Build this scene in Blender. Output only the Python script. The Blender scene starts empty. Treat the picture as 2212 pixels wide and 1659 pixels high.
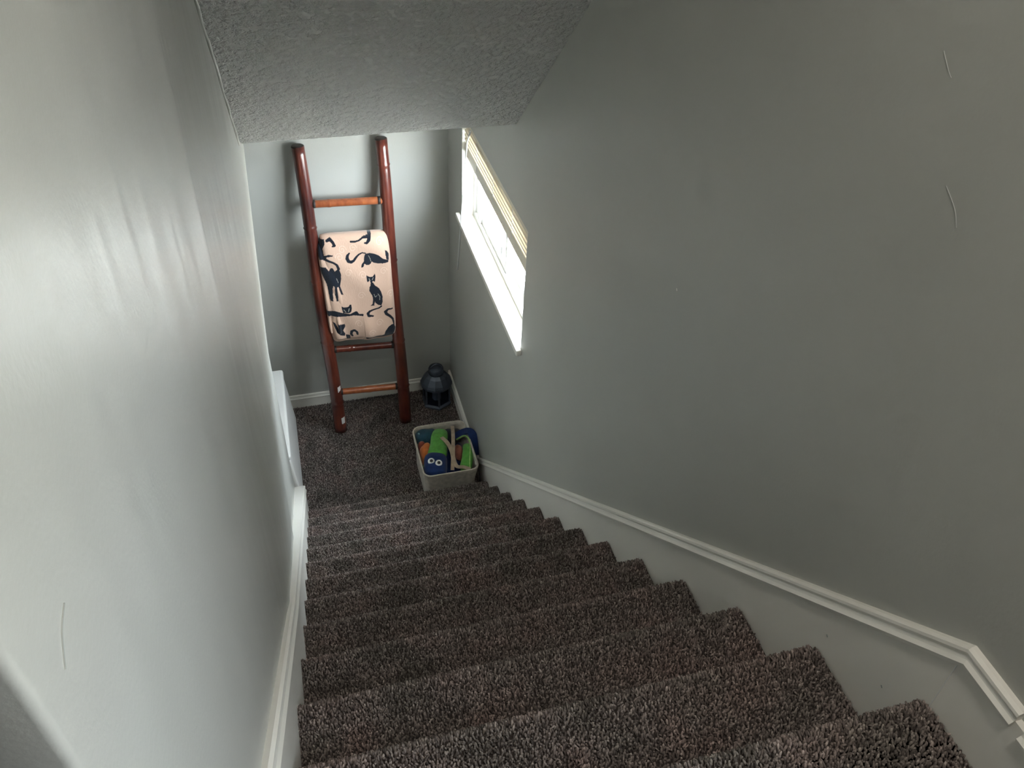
import bpy, bmesh, math, random
import numpy as np
from mathutils import Vector, Matrix
random.seed(7)
rng = np.random.default_rng(7)
scene = bpy.context.scene
COL = scene.collection

# ------------------------------------------------------------------ camera, world, light, exposure
CAMZ = 3.718
PITCH, YAW, ROLL, FPX = -0.7086, -0.3022, 0.056, 1760.7
def cam_axes():
    cy, sy, cp, sp = math.cos(YAW), math.sin(YAW), math.cos(PITCH), math.sin(PITCH)
    fw = Vector((-sy * cp, cy * cp, sp)); r = Vector((cy, sy, 0)); u = r.cross(fw)
    cr, sr = math.cos(ROLL), math.sin(ROLL)
    return cr * r + sr * u, -sr * r + cr * u, fw
r_, u_, f_ = cam_axes()
cam = bpy.data.cameras.new('camera'); cam.sensor_width = 36; cam.lens = FPX / 2212 * 36
cam.clip_start = 0.02
cam_o = bpy.data.objects.new('camera', cam); COL.objects.link(cam_o)
cam_o.matrix_world = Matrix(((r_.x, u_.x, -f_.x, 0), (r_.y, u_.y, -f_.y, 0), (r_.z, u_.z, -f_.z, CAMZ), (0, 0, 0, 1)))
scene.camera = cam_o

SKY = (0.83, 0.93, 1.0); SKY_STRENGTH = 28.0; FILL_LAMP = 42.0  # last value: glow of the added fill lamp
world = bpy.data.worlds.new('world'); scene.world = world; world.use_nodes = True
bg = world.node_tree.nodes['Background']
bg.inputs['Color'].default_value = (*SKY, 1); bg.inputs['Strength'].default_value = SKY_STRENGTH
scene.view_settings.view_transform = 'Standard'; scene.view_settings.look = 'None'
scene.view_settings.gamma = 1; scene.view_settings.use_curve_mapping = False
scene.view_settings.exposure = 0.85
scene.cycles.sample_clamp_indirect = 8.0

sun = bpy.data.lights.new('sun', 'SUN'); sun.energy = 950.0; sun.angle = 0.01; sun.color = (1.0, 0.95, 0.88)
sun_o = bpy.data.objects.new('sun', sun); COL.objects.link(sun_o)
sun_o.rotation_euler = Vector((0.03, -0.62, -0.75)).to_track_quat('-Z', 'Y').to_euler()   # shines from beyond the end wall

def portal(name, loc, rot, sx, sy):
    l = bpy.data.lights.new(name, 'AREA'); l.shape = 'RECTANGLE'; l.size = sx; l.size_y = sy
    l.cycles.is_portal = True
    o = bpy.data.objects.new(name, l); COL.objects.link(o); o.location = loc; o.rotation_euler = rot

# ------------------------------------------------------------------ key dimensions (metres; lower floor at z = 0)
XR = 0.868            # right wall
XL = -0.150           # left wall
YE = 4.228            # end wall
YN = 0.24             # near end of left wall
YF = 3.32             # far end of left wall
NOSE_Y, NOSE_Z, RUN, RISE = 3.137, 0.194, 0.2233, 0.1942
SLOPE = RISE / RUN
LAND_Y, LAND_Z = NOSE_Y - 12 * RUN, NOSE_Z + 12 * RISE
CEIL_LOW, CEIL_Y, CEIL_SLOPE, CEIL_HIGH = 2.429, 2.92, 0.94, 4.96
WIN_Y0, WIN_Y1, WIN_Z0, WIN_Z1 = 2.685, 3.877, 1.51, 2.09
XH = -2.2             # far side of the hall on the left
YB = -2.6             # wall behind the landing
portal('sky_portal_stair_window', (XR + 0.16, (WIN_Y0 + WIN_Y1) / 2, (WIN_Z0 + WIN_Z1) / 2), (0, math.pi / 2, 0), WIN_Z1 - WIN_Z0, WIN_Y1 - WIN_Y0)
UPW = (-0.20, 0.17, LAND_Z + 0.52, LAND_Z + 0.99)      # added fill window y0,y1,z0,z1 in the right wall, beside the camera
portal('sky_portal_fill_window', (XR + 0.16, (UPW[0] + UPW[1]) / 2, (UPW[2] + UPW[3]) / 2), (0, math.pi / 2, 0), UPW[3] - UPW[2], UPW[1] - UPW[0])

# ------------------------------------------------------------------ materials
def new_mat(name, color=(0.5, 0.5, 0.5), rough=0.5, spec=0.5, metal=0.0):
    m = bpy.data.materials.new(name); m.use_nodes = True
    b = m.node_tree.nodes['Principled BSDF']
    b.inputs['Base Color'].default_value = (*color, 1); b.inputs['Roughness'].default_value = rough
    b.inputs['Specular IOR Level'].default_value = spec; b.inputs['Metallic'].default_value = metal
    return m, m.node_tree.nodes, m.node_tree.links, b
def coords(nt, ln, scale=(1, 1, 1), kind='Object'):
    if kind == 'World':
        g = nt.new('ShaderNodeNewGeometry'); src = g.outputs['Position']
    else:
        t = nt.new('ShaderNodeTexCoord'); src = t.outputs[kind]
    mp = nt.new('ShaderNodeMapping'); mp.inputs['Scale'].default_value = scale
    ln.new(src, mp.inputs['Vector']); return mp.outputs['Vector']
def noise(nt, ln, vec, scale, detail=2, rough=0.5):
    n = nt.new('ShaderNodeTexNoise'); n.inputs['Scale'].default_value = scale
    n.inputs['Detail'].default_value = detail; n.inputs['Roughness'].default_value = rough
    ln.new(vec, n.inputs['Vector']); return n
def ramp(nt, ln, fac, stops):
    r = nt.new('ShaderNodeValToRGB'); e = r.color_ramp.elements
    while len(e) < len(stops): e.new(0.5)
    for s, (p, c) in zip(e, stops): s.position = p; s.color = (*c, 1)
    ln.new(fac, r.inputs['Fac']); return r
def bump(nt, ln, height, strength, dist, prev=None):
    b = nt.new('ShaderNodeBump'); b.inputs['Strength'].default_value = strength; b.inputs['Distance'].default_value = dist
    ln.new(height, b.inputs['Height'])
    if prev is not None: ln.new(prev, b.inputs['Normal'])
    return b.outputs['Normal']

def paint_mat(name, color, rough, peel=0.25, wave=0.0):
    m, nt, ln, b = new_mat(name, color, rough)
    v = coords(nt, ln, (1, 1, 1), 'World')
    n1 = noise(nt, ln, v, 160, 3)
    nor = bump(nt, ln, n1.outputs['Fac'], peel, 0.0012)
    if wave:
        v2 = coords(nt, ln, (1, 7, 0.9), 'World')
        n2 = noise(nt, ln, v2, 1.8, 1.2)
        nor = bump(nt, ln, n2.outputs['Fac'], wave, 0.012, nor)
    ln.new(nor, b.inputs['Normal'])
    v3 = coords(nt, ln, (1, 1, 1), 'World'); n3 = noise(nt, ln, v3, 1.7, 2)
    c0 = tuple(x * 0.96 for x in color); c1 = tuple(min(1, x * 1.04) for x in color)
    rp = ramp(nt, ln, n3.outputs['Fac'], [(0.3, c0), (0.7, c1)])
    ln.new(rp.outputs['Color'], b.inputs['Base Color'])
    return m
GREY = (0.425, 0.428, 0.395)
M_WALL = paint_mat('grey_satin_paint', GREY, 0.42, 0.25)
M_WALL_L = paint_mat('grey_satin_paint_uneven', GREY, 0.30, 0.25, 0.35)
M_TRIM = paint_mat('white_gloss_trim', (0.80, 0.78, 0.72), 0.30, 0.12)
M_WHITE = new_mat('white_lacquer', (0.8, 0.8, 0.78), 0.3)[0]

def ceiling_mat():
    m, nt, ln, b = new_mat('stippled_ceiling', (0.76, 0.75, 0.73), 0.8, 0.3)
    v = coords(nt, ln, (1, 1, 1), 'World')
    n1 = noise(nt, ln, v, 45, 4, 0.6); n2 = noise(nt, ln, v, 130, 3, 0.6)
    r1 = ramp(nt, ln, n1.outputs['Fac'], [(0.42, (0, 0, 0)), (0.62, (1, 1, 1))])
    nor = bump(nt, ln, r1.outputs['Color'], 1.0, 0.010)
    nor = bump(nt, ln, n2.outputs['Fac'], 0.5, 0.003, nor)
    ln.new(nor, b.inputs['Normal']); return m
M_CEIL = ceiling_mat()

def carpet_mat():
    m, nt, ln, b = new_mat('brown_grey_carpet', (0.13, 0.11, 0.1), 0.95, 0.1)
    a = nt.new('ShaderNodeAttribute'); a.attribute_name = 'tone'
    rp = ramp(nt, ln, a.outputs['Fac'], [(0.0, (0.06, 0.05, 0.046)), (0.35, (0.15, 0.124, 0.114)), (0.7, (0.27, 0.227, 0.21)), (1.0, (0.46, 0.40, 0.365))])
    v = coords(nt, ln, (1, 1, 1), 'World'); n = noise(nt, ln, v, 7, 3)
    rp2 = ramp(nt, ln, n.outputs['Fac'], [(0.33, (0.72, 0.76, 0.74)), (0.5, (1, 1, 1)), (0.68, (1.10, 0.99, 0.98))])
    mx = nt.new('ShaderNodeMixRGB'); mx.blend_type = 'MULTIPLY'; mx.inputs['Fac'].default_value = 1
    ln.new(rp.outputs['Color'], mx.inputs['Color1']); ln.new(rp2.outputs['Color'], mx.inputs['Color2'])
    ln.new(mx.outputs['Color'], b.inputs['Base Color'])
    return m
M_CARPET = carpet_mat()
M_CARPET_BASE = new_mat('carpet_backing', (0.045, 0.037, 0.034), 1.0, 0.05)[0]

def bamboo_mat(name, dark, light):
    m, nt, ln, b = new_mat(name, dark, 0.28)
    v = coords(nt, ln, (14, 14, 1.3), 'Object'); n = noise(nt, ln, v, 3, 4, 0.6)
    v2 = coords(nt, ln, (1, 1, 1), 'Object'); n2 = noise(nt, ln, v2, 3.2, 2)
    ad = nt.new('ShaderNodeMath'); ad.operation = 'ADD'; ln.new(n.outputs['Fac'], ad.inputs[0]); ln.new(n2.outputs['Fac'], ad.inputs[1])
    dv = nt.new('ShaderNodeMath'); dv.operation = 'MULTIPLY'; dv.inputs[1].default_value = 0.5; ln.new(ad.outputs[0], dv.inputs[0])
    rp = ramp(nt, ln, dv.outputs[0], [(0.38, dark), (0.66, light)])
    ln.new(rp.outputs['Color'], b.inputs['Base Color'])
    b.inputs['Coat Weight'].default_value = 0.5; b.inputs['Coat Roughness'].default_value = 0.15
    return m
M_BAMBOO = bamboo_mat('red_brown_bamboo', (0.045, 0.009, 0.008), (0.15, 0.033, 0.017))
M_RUNG = bamboo_mat('orange_brown_bamboo', (0.22, 0.055, 0.02), (0.42, 0.13, 0.045))
M_DARKEND = new_mat('dark_bamboo_end', (0.018, 0.012, 0.010), 0.6)[0]

def cloth_mat(name, color, rough=0.9, scale=400, ribs=None, strength=0.4):
    m, nt, ln, b = new_mat(name, color, rough, 0.15)
    v = coords(nt, ln, (1, 1, 1), 'Object')
    if ribs:
        w = nt.new('ShaderNodeTexWave'); w.inputs['Scale'].default_value = ribs; w.inputs['Distortion'].default_value = 1.5
        w.bands_direction = 'Y'; ln.new(v, w.inputs['Vector']); h = w.outputs['Fac']
    else:
        h = noise(nt, ln, v, scale, 2).outputs['Fac']
    ln.new(bump(nt, ln, h, strength, 0.003), b.inputs['Normal'])
    n3 = noise(nt, ln, v, 40, 3)
    rp = ramp(nt, ln, n3.outputs['Fac'], [(0.3, tuple(x * 0.8 for x in color)), (0.7, tuple(min(1, x * 1.15) for x in color))])
    ln.new(rp.outputs['Color'], b.inputs['Base Color'])
    b.inputs['Sheen Weight'].default_value = 0.2
    return m
M_GREEN = cloth_mat('green_knit', (0.10, 0.34, 0.055), ribs=55)
M_LIME = cloth_mat('pale_green_binding', (0.30, 0.52, 0.16), scale=300)
M_NAVY = cloth_mat('navy_plush', (0.010, 0.028, 0.11), scale=300)
M_TEAL = cloth_mat('dark_teal_cloth', (0.018, 0.06, 0.09), scale=300)
M_ORANGE = cloth_mat('orange_plush', (0.52, 0.15, 0.035), scale=300)
M_RED = cloth_mat('dull_red_cloth', (0.27, 0.06, 0.04), scale=300)
M_PINK = cloth_mat('salmon_plush', (0.34, 0.12, 0.08), scale=300)
M_CANVAS = cloth_mat('cream_canvas', (0.52, 0.47, 0.40), scale=600)
M_STRAP = cloth_mat('tan_webbing', (0.42, 0.33, 0.24), scale=500)
M_BLACK = new_mat('black_plastic', (0.01, 0.01, 0.012), 0.3)[0]
M_METAL = new_mat('dark_blue_grey_metal', (0.075, 0.09, 0.12), 0.45, 0.5, 0.4)[0]
M_STICKER = new_mat('white_paper_sticker', (0.78, 0.78, 0.76), 0.7)[0]

def glass_mat(name, tint=(1, 1, 1), refl=1.0):
    m = bpy.data.materials.new(name); m.use_nodes = True
    nt, ln = m.node_tree.nodes, m.node_tree.links
    for n in list(nt): nt.remove(n)
    out = nt.new('ShaderNodeOutputMaterial'); mix = nt.new('ShaderNodeMixShader')
    tr = nt.new('ShaderNodeBsdfTransparent'); tr.inputs['Color'].default_value = (*tint, 1)
    gl = nt.new('ShaderNodeBsdfGlossy'); gl.inputs['Roughness'].default_value = 0.03
    lw = nt.new('ShaderNodeLayerWeight'); lw.inputs['Blend'].default_value = 0.5
    pw = nt.new('ShaderNodeMath'); pw.operation = 'POWER'; pw.inputs[1].default_value = 5.0
    fr = nt.new('ShaderNodeMath'); fr.operation = 'MULTIPLY_ADD'; fr.inputs[1].default_value = 0.5; fr.inputs[2].default_value = 0.02
    ln.new(lw.outputs['Facing'], pw.inputs[0]); ln.new(pw.outputs[0], fr.inputs[0])
    ln.new(fr.outputs[0], mix.inputs['Fac']); ln.new(tr.outputs[0], mix.inputs[1]); ln.new(gl.outputs[0], mix.inputs[2])
    ln.new(mix.outputs[0], out.inputs['Surface']); return m
M_GLASS = glass_mat('window_glass')
M_LGLASS = glass_mat('lantern_glass', (0.62, 0.66, 0.72))

def print_mat():
    m, nt, ln, b = new_mat('cat_print_fleece', (0.7, 0.5, 0.4), 0.95, 0.1)
    a = nt.new('ShaderNodeAttribute'); a.attribute_name = 'print'
    ln.new(a.outputs['Color'], b.inputs['Base Color'])
    v = coords(nt, ln, (1, 1, 0.35), 'Object'); n = noise(nt, ln, v, 160, 3)
    ln.new(bump(nt, ln, n.outputs['Fac'], 0.35, 0.004), b.inputs['Normal'])
    b.inputs['Sheen Weight'].default_value = 0.3
    return m
M_PRINT = print_mat()

# ------------------------------------------------------------------ mesh helpers
def mk(name, me, mat, parent=None):
    o = bpy.data.objects.new(name, me); COL.objects.link(o)
    if mat is not None and not me.materials: me.materials.append(mat)
    if parent is not None: o.parent = parent
    return o
def from_data(name, verts, faces, mat, parent=None, smooth=False):
    me = bpy.data.meshes.new(name); me.from_pydata([tuple(v) for v in verts], [], faces); me.validate()
    bm = bmesh.new(); bm.from_mesh(me); bmesh.ops.recalc_face_normals(bm, faces=bm.faces); bm.to_mesh(me); bm.free()
    if smooth: me.polygons.foreach_set('use_smooth', [True] * len(me.polygons))
    return mk(name, me, mat, parent)
def boxes_mesh(name, boxes, mat, parent=None, bevel=0.0, segs=2):
    bm = bmesh.new()
    for (x0, x1, y0, y1, z0, z1) in boxes:
        r = bmesh.ops.create_cube(bm, size=1)
        for v in r['verts']:
            v.co = Vector(((x0 + x1) / 2 + v.co.x * (x1 - x0), (y0 + y1) / 2 + v.co.y * (y1 - y0), (z0 + z1) / 2 + v.co.z * (z1 - z0)))
    if bevel: bmesh.ops.bevel(bm, geom=list(bm.edges), offset=bevel, segments=segs, affect='EDGES', profile=0.5)
    me = bpy.data.meshes.new(name); bm.to_mesh(me); bm.free()
    return mk(name, me, mat, parent)
def box(name, x0, x1, y0, y1, z0, z1, mat, parent=None, bevel=0.0, segs=2):
    return boxes_mesh(name, [(x0, x1, y0, y1, z0, z1)], mat, parent, bevel, segs)
def prism_yz(name, poly, x0, x1, mat, parent=None, bevel=0.0):
    n = len(poly)
    v = [(x0, y, z) for y, z in poly] + [(x1, y, z) for y, z in poly]
    f = [list(range(n)), list(range(2 * n - 1, n - 1, -1))] + [[i, (i + 1) % n, n + (i + 1) % n, n + i] for i in range(n)]
    return from_data(name, v, f, mat, parent)
def sweep(name, frames, profile, mat, parent=None, closed=True, smooth=False):
    """frames: list of (origin, axis_a, axis_b); profile: list of (a, b)"""
    v, f, n = [], [], len(profile)
    for o, a, b in frames:
        for pa, pb in profile: v.append(Vector(o) + Vector(a) * pa + Vector(b) * pb)
    for i in range(len(frames) - 1):
        for j in range(n if closed else n - 1):
            k = (j + 1) % n
            f.append([i * n + j, i * n + k, (i + 1) * n + k, (i + 1) * n + j])
    if closed:
        f.append(list(range(n))); f.append(list(range((len(frames) - 1) * n, len(frames) * n)))
    return from_data(name, v, f, mat, parent, smooth)
def tube(name, pts, radii, mat, parent=None, n=14, smooth=True):
    pts = [Vector(p) for p in pts]
    if not isinstance(radii, (list, tuple)): radii = [radii] * len(pts)
    v, f = [], []
    ref = None
    for i, p in enumerate(pts):
        t = (pts[min(i + 1, len(pts) - 1)] - pts[max(i - 1, 0)]).normalized()
        if ref is None:
            ref = Vector((1, 0, 0)) if abs(t.x) < 0.9 else Vector((0, 0, 1))
        a = (ref - t * ref.dot(t)).normalized(); ref = a; b = t.cross(a)
        for j in range(n):
            th = 2 * math.pi * j / n
            v.append(p + (a * math.cos(th) + b * math.sin(th)) * radii[i])
    for i in range(len(pts) - 1):
        for j in range(n):
            k = (j + 1) % n; f.append([i * n + j, i * n + k, (i + 1) * n + k, (i + 1) * n + j])
    f.append(list(range(n))[::-1]); f.append(list(range((len(pts) - 1) * n, len(pts) * n)))
    return from_data(name, v, f, mat, parent, smooth)
def empty(name, loc=(0, 0, 0), parent=None):
    o = bpy.data.objects.new(name, None); o.empty_display_size = 0.05; COL.objects.link(o); o.location = loc
    if parent is not None: o.parent = parent
    return o
def keep(children, parent):
    """parent meshes built in world coordinates to an Empty that is not at the origin"""
    for c in children:
        c.parent = parent; c.matrix_parent_inverse = Matrix.Translation(parent.location).inverted()
def tag(o, label=None, cat=None, group=None, kind=None):
    if label: o['label'] = label
    if cat: o['category'] = cat
    if group: o['group'] = group
    if kind: o['kind'] = kind
    return o
def struct(o, label, cat): return tag(o, label, cat, kind='structure')

# ------------------------------------------------------------------ the shell
# right wall with the window opening
struct(boxes_mesh('wall_right', [
    (XR, XR + 0.15, YB - 0.15, UPW[0], -0.2, CEIL_HIGH + 0.2), (XR, XR + 0.15, UPW[1], WIN_Y0, -0.2, CEIL_HIGH + 0.2),
    (XR, XR + 0.15, UPW[0], UPW[1], -0.2, UPW[2]), (XR, XR + 0.15, UPW[0], UPW[1], UPW[3], CEIL_HIGH + 0.2),
    (XR, XR + 0.15, WIN_Y1, YE + 0.15, -0.2, CEIL_HIGH + 0.2),
    (XR, XR + 0.15, WIN_Y0, WIN_Y1, -0.2, WIN_Z0 - 0.03), (XR, XR + 0.15, WIN_Y0, WIN_Y1, WIN_Z1, CEIL_HIGH + 0.2)], M_WALL),
    'long grey painted wall with the window, right of the stairs', 'wall')
struct(box('wall_end', XH - 0.15, XR, YE, YE + 0.15, -0.2, CEIL_LOW + 0.3, M_WALL),
    'grey painted end wall behind the bamboo ladder', 'wall')

# left wall: slightly bowed, with a vertical joint where it bends away
def smooth01(t): t = max(0.0, min(1.0, t)); return t * t * (3 - 2 * t)
def left_x(y, z):
    t = max(0.0, min(1.0, (y - 1.24) / (YF - 1.24)))
    g = 0.015 + 0.062 * max(0.0, min(1.0, (2.30 - z) / 1.08))
    ridge = 0.0025 * math.exp(-((y - 1.24) / 0.05) ** 2)
    ridge += 0.0028 * math.exp(-((y - 1.95 - 0.05 * math.sin(z * 5)) / 0.07) ** 2) + 0.002 * math.exp(-((y - 2.45 - 0.06 * math.sin(z * 4 + 1)) / 0.06) ** 2)
    bend = 0.012 * (smooth01((y - 1.24) / 0.13) - t) * smooth01((z - 2.1) / 0.4)
    return XL - bend - t * g + ridge
RC = 0.006
ys = [YN + RC + (YF - 0.012 - YN - RC) * i / 180 for i in range(181)]
zs = [0 + 5.1 * i / 90 for i in range(91)]
V, F = [], []
for y in ys:
    for z in zs: V.append((left_x(y, z), y, z))
nz = len(zs)
for i in range(len(ys) - 1):
    for j in range(nz - 1): F.append([i * nz + j, (i + 1) * nz + j, (i + 1) * nz + j + 1, i * nz + j + 1])
# rounded near corner and far corner, closed at the back
def col(fn): 
    base = len(V)
    for z in zs: V.append(fn(z))
    return base
prev = 0
near_cols = []
for k in range(1, 6):
    th = k / 5 * math.pi / 2
    near_cols.append(col(lambda z, th=th: (left_x(YN + RC, z) - RC * (1 - math.cos(th)), YN + RC - RC * math.sin(th), z)))
for c in near_cols:
    for j in range(nz - 1): F.append([prev + j, prev + j + 1, c + j + 1, c + j])
    prev = c
cb0 = col(lambda z: (XL - 0.2, YN, z))
for j in range(nz - 1): F.append([prev + j, prev + j + 1, cb0 + j + 1, cb0 + j])
last = (len(ys) - 1) * nz; prev = last
for k in range(1, 5):
    th = k / 4 * math.pi / 2
    c = col(lambda z, th=th: (left_x(YF - 0.012, z) - 0.012 * (1 - math.cos(th)), YF - 0.012 + 0.012 * math.sin(th), z))
    for j in range(nz - 1): F.append([prev + j, c + j, c + j + 1, prev + j + 1])
    prev = c
cb1 = col(lambda z: (XL - 0.2, YF, z))
for j in range(nz - 1): F.append([prev + j, cb1 + j, cb1 + j + 1, prev + j + 1])
for j in range(nz - 1): F.append([cb0 + j, cb0 + j + 1, cb1 + j + 1, cb1 + j])
wl = from_data('wall_left', V, F, M_WALL_L, smooth=True)
struct(wl, 'glossy uneven grey wall rising close on the left of the stairs', 'wall')
struct(box('wall_landing', XH, XL - 0.2, YN, YN + 0.12, LAND_Z - 0.1, CEIL_HIGH, M_WALL), 'grey wall beside the upper landing', 'wall')
struct(box('wall_hall', XH, XL - 0.2, YF - 0.12, YF, 0, CEIL_LOW, M_WALL), 'grey wall of the lower hall, behind the left wall', 'wall')
struct(box('wall_hall_far', XH - 0.15, XH, YB - 0.15, YE, -0.2, CEIL_HIGH + 0.2, M_WALL), 'grey wall at the far side of the hall', 'wall')
struct(box('wall_back', XH, XR, YB - 0.15, YB, LAND_Z - 0.3, CEIL_HIGH, M_WALL),
    'grey wall behind the upper landing', 'wall')

# ceiling: slope over the stairs, then level over the lower floor
top_y = CEIL_Y - (CEIL_HIGH - CEIL_LOW) / CEIL_SLOPE
cl = prism_yz('ceiling', [(YE, CEIL_LOW), (CEIL_Y, CEIL_LOW), (top_y, CEIL_HIGH), (YB - 0.15, CEIL_HIGH), (YB - 0.15, CEIL_HIGH + 0.2), (top_y + 0.05, CEIL_HIGH + 0.2), (CEIL_Y + 0.12, CEIL_LOW + 0.2), (YE, CEIL_LOW + 0.2)], XH, XR, M_CEIL)
struct(cl, 'white stippled ceiling sloping down with the stairs', 'ceiling')
# caulk bead along the left wall
pts = []
for i in range(60):
    y = 0.5 + (CEIL_Y - 0.5) * i / 59
    z = CEIL_LOW + CEIL_SLOPE * (CEIL_Y - y)
    pts.append((left_x(y, z) + 0.002 + 0.0015 * math.sin(i * 1.7), y, z - 0.002))
tube('caulk_bead', pts, [0.004 + 0.002 * random.random() for _ in pts], M_WALL, cl, n=6)

# floors
fl = box('floor', XH, XR, NOSE_Y - 0.03, YE, -0.2, -0.006, M_CARPET_BASE)
struct(fl, 'dark grey-brown carpeted lower floor at the foot of the stairs', 'floor')
fu = box('floor_landing', XH, XR, YB, LAND_Y - 0.05, LAND_Z - 0.3, LAND_Z - 0.008, M_CARPET_BASE)
struct(fu, 'carpeted upper landing at the top of the stairs', 'floor')

# ------------------------------------------------------------------ carpet pile (numpy)
def tufts(pos, nrm, hgt, rad, lean, sides=4):
    """fat tapering yarn ends; returns verts (N*k,3), faces, tone"""
    N = len(pos)
    nrm = nrm / np.linalg.norm(nrm, axis=1, keepdims=True)
    t1 = np.cross(nrm, np.array([1.0, 0.03, 0.02])); t1 /= np.linalg.norm(t1, axis=1, keepdims=True)
    t2 = np.cross(nrm, t1)
    az = rng.uniform(0, 2 * np.pi, N); mag = np.abs(rng.normal(0, 0.42, N)).clip(0, 0.95)
    d = nrm + (t1 * np.cos(az)[:, None] + t2 * np.sin(az)[:, None]) * mag[:, None] + np.array(lean)[None, :]
    d /= np.linalg.norm(d, axis=1, keepdims=True)
    h = hgt * rng.uniform(0.75, 1.2, N); r = rad * rng.uniform(0.75, 1.25, N); tw = rng.uniform(0, 6.28, N)
    rings = [(0.0, 0.8), (0.62, 1.0), (0.93, 0.5)]
    vs = []
    for hh, rr in rings:
        c = pos + d * (h * hh)[:, None]
        for s in range(sides):
            an = tw + 2 * np.pi * s / sides
            vs.append(c + (t1 * np.cos(an)[:, None] + t2 * np.sin(an)[:, None]) * (r * rr)[:, None])
    k = len(rings) * sides
    verts = np.stack(vs, 1).reshape(-1, 3)
    f = []
    for ri in range(len(rings) - 1):
        for s in range(sides):
            q = (s + 1) % sides
            f.append([ri * sides + s, ri * sides + q, (ri + 1) * sides + q, (ri + 1) * sides + s])
    f.append([(len(rings) - 1) * sides + s for s in range(sides)])
    f = np.array(f)
    faces = (f[None] + (np.arange(N) * k)[:, None, None]).reshape(-1, f.shape[1])
    tone = np.repeat(rng.beta(2.0, 2.4, N), k)
    return verts, faces, tone
def pile_mesh(name, pos, nrm, hgt, rad, lean=(0, 0, 0)):
    v, f, t = tufts(pos, nrm, hgt, rad, lean)
    me = bpy.data.meshes.new(name)
    me.vertices.add(len(v)); me.vertices.foreach_set('co', v.astype(np.float32).ravel())
    me.loops.add(f.size); me.loops.foreach_set('vertex_index', f.astype(np.int32).ravel())
    me.polygons.add(len(f)); me.polygons.foreach_set('loop_start', (np.arange(len(f)) * 4).astype(np.int32))
    me.polygons.foreach_set('loop_total', np.full(len(f), 4, dtype=np.int32))
    me.polygons.foreach_set('use_smooth', np.ones(len(f), dtype=bool))
    a = me.attributes.new('tone', 'FLOAT', 'POINT'); a.data.foreach_set('value', t.astype(np.float32))
    me.update(calc_edges=True); me.validate(); me.materials.append(M_CARPET); return me
def jitter_grid(x0, x1, y0, y1, sp):
    xs = np.arange(x0 + sp / 2, x1, sp); yy = np.arange(y0 + sp / 2, y1, sp)
    X, Y = np.meshgrid(xs, yy); X = X.ravel() + rng.uniform(-0.45, 0.45, X.size) * sp; Y = Y.ravel() + rng.uniform(-0.45, 0.45, Y.size) * sp
    return X, Y

# ------------------------------------------------------------------ staircase: 12 treads plus the landing nose
TX0, TX1 = -0.138, 0.856
stairs = empty('staircase', (0, NOSE_Y, 0))
tag(stairs, 'straight flight of thickly carpeted brown-grey stairs leading down', 'staircase')
RN = 0.026; PILE = 0.010; BZ = -0.008
def profile(back):
    p = [(-back, BZ), (-RN, BZ)]
    for i in range(1, 8):
        th = math.pi / 2 * (1 - i / 7 * 1.9)
        p.append((-RN + (RN + BZ) * math.cos(th), -RN + (RN + BZ) * math.sin(th)))
    p += [(-RN - 0.002, -0.062), (-RN - 0.002, -RISE - 0.01)]
    return p
def tread_body(name, back, parent, x0, x1, oy, oz):
    p = profile(back)
    poly = p + [(-back, -RISE - 0.01)]
    me_o = prism_yz(name, poly, x0, x1, M_CARPET_BASE, parent)
    return me_o
def tread_pile(name, back, x0, x1, sp):
    p = profile(back); P, Nn = [], []
    L = [0]
    for a, b in zip(p, p[1:]): L.append(L[-1] + math.hypot(b[0] - a[0], b[1] - a[1]))
    end = L[-2] + 0.03
    X, S = jitter_grid(x0, x1, 0, end, sp)
    for x, s in zip(X, S):
        k = 0
        while k < len(L) - 2 and L[k + 1] < s: k += 1
        t = (s - L[k]) / (L[k + 1] - L[k]); a, b = p[k], p[k + 1]
        dy, dz = b[0] - a[0], b[1] - a[1]; l = math.hypot(dy, dz)
        P.append((x, a[0] + dy * t, a[1] + dz * t)); Nn.append((0, -dz / l, dy / l))
    return pile_mesh(name, np.array(P), np.array(Nn), PILE, 0.0024, (0, 0.12, 0))
TB = RUN + 0.03
body0 = None
piles = [tread_pile('tread_pile', TB, -0.172, TX1, 0.0046) for _ in range(3)]
for k in range(12):
    if body0 is None:
        b = tread_body('step', TB, None, -0.185, XR - 0.001, 0, 0); body0 = b
    else:
        b = body0.copy(); COL.objects.link(b)
    b.parent = stairs; b.location = (0, -k * RUN, NOSE_Z + k * RISE)
    q = mk('carpet_pile', piles[k % 3], None, b); tag(q, kind='stuff')
lb = tread_body('landing_nose', 0.10, stairs, TX0 - 0.07, XR, 0, 0); lb.location = (0, LAND_Y - NOSE_Y, LAND_Z)
q = mk('carpet_pile', tread_pile('landing_pile', 0.36, TX0, TX1, 0.0044), None, lb); tag(q, kind='stuff')

# lower floor pile
X, Y = jitter_grid(-0.75, XR - 0.012, NOSE_Y - 0.03, YE - 0.012, 0.0056)
fp = mk('carpet_pile', pile_mesh('floor_pile', np.stack([X, Y, np.full_like(X, -0.006)], 1), np.tile([0, 0, 1.0], (len(X), 1)), 0.010, 0.0028, (0.05, -0.1, 0)), None, fl)
tag(fp, kind='stuff')

# ------------------------------------------------------------------ skirting boards and baseboards
def cap_profile(out):
    return [(0.0, -0.036), (out - 0.003, -0.036), (out + 0.006, -0.033), (out + 0.008, -0.026), (out + 0.003, -0.020), (out + 0.001, -0.014), (out + 0.004, -0.008), (out + 0.003, -0.003), (out - 0.003, 0.0), (0.0, 0.0)]
def sk_top(y, off=0.1453): return NOSE_Z + off + SLOPE * (NOSE_Y - y)
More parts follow.
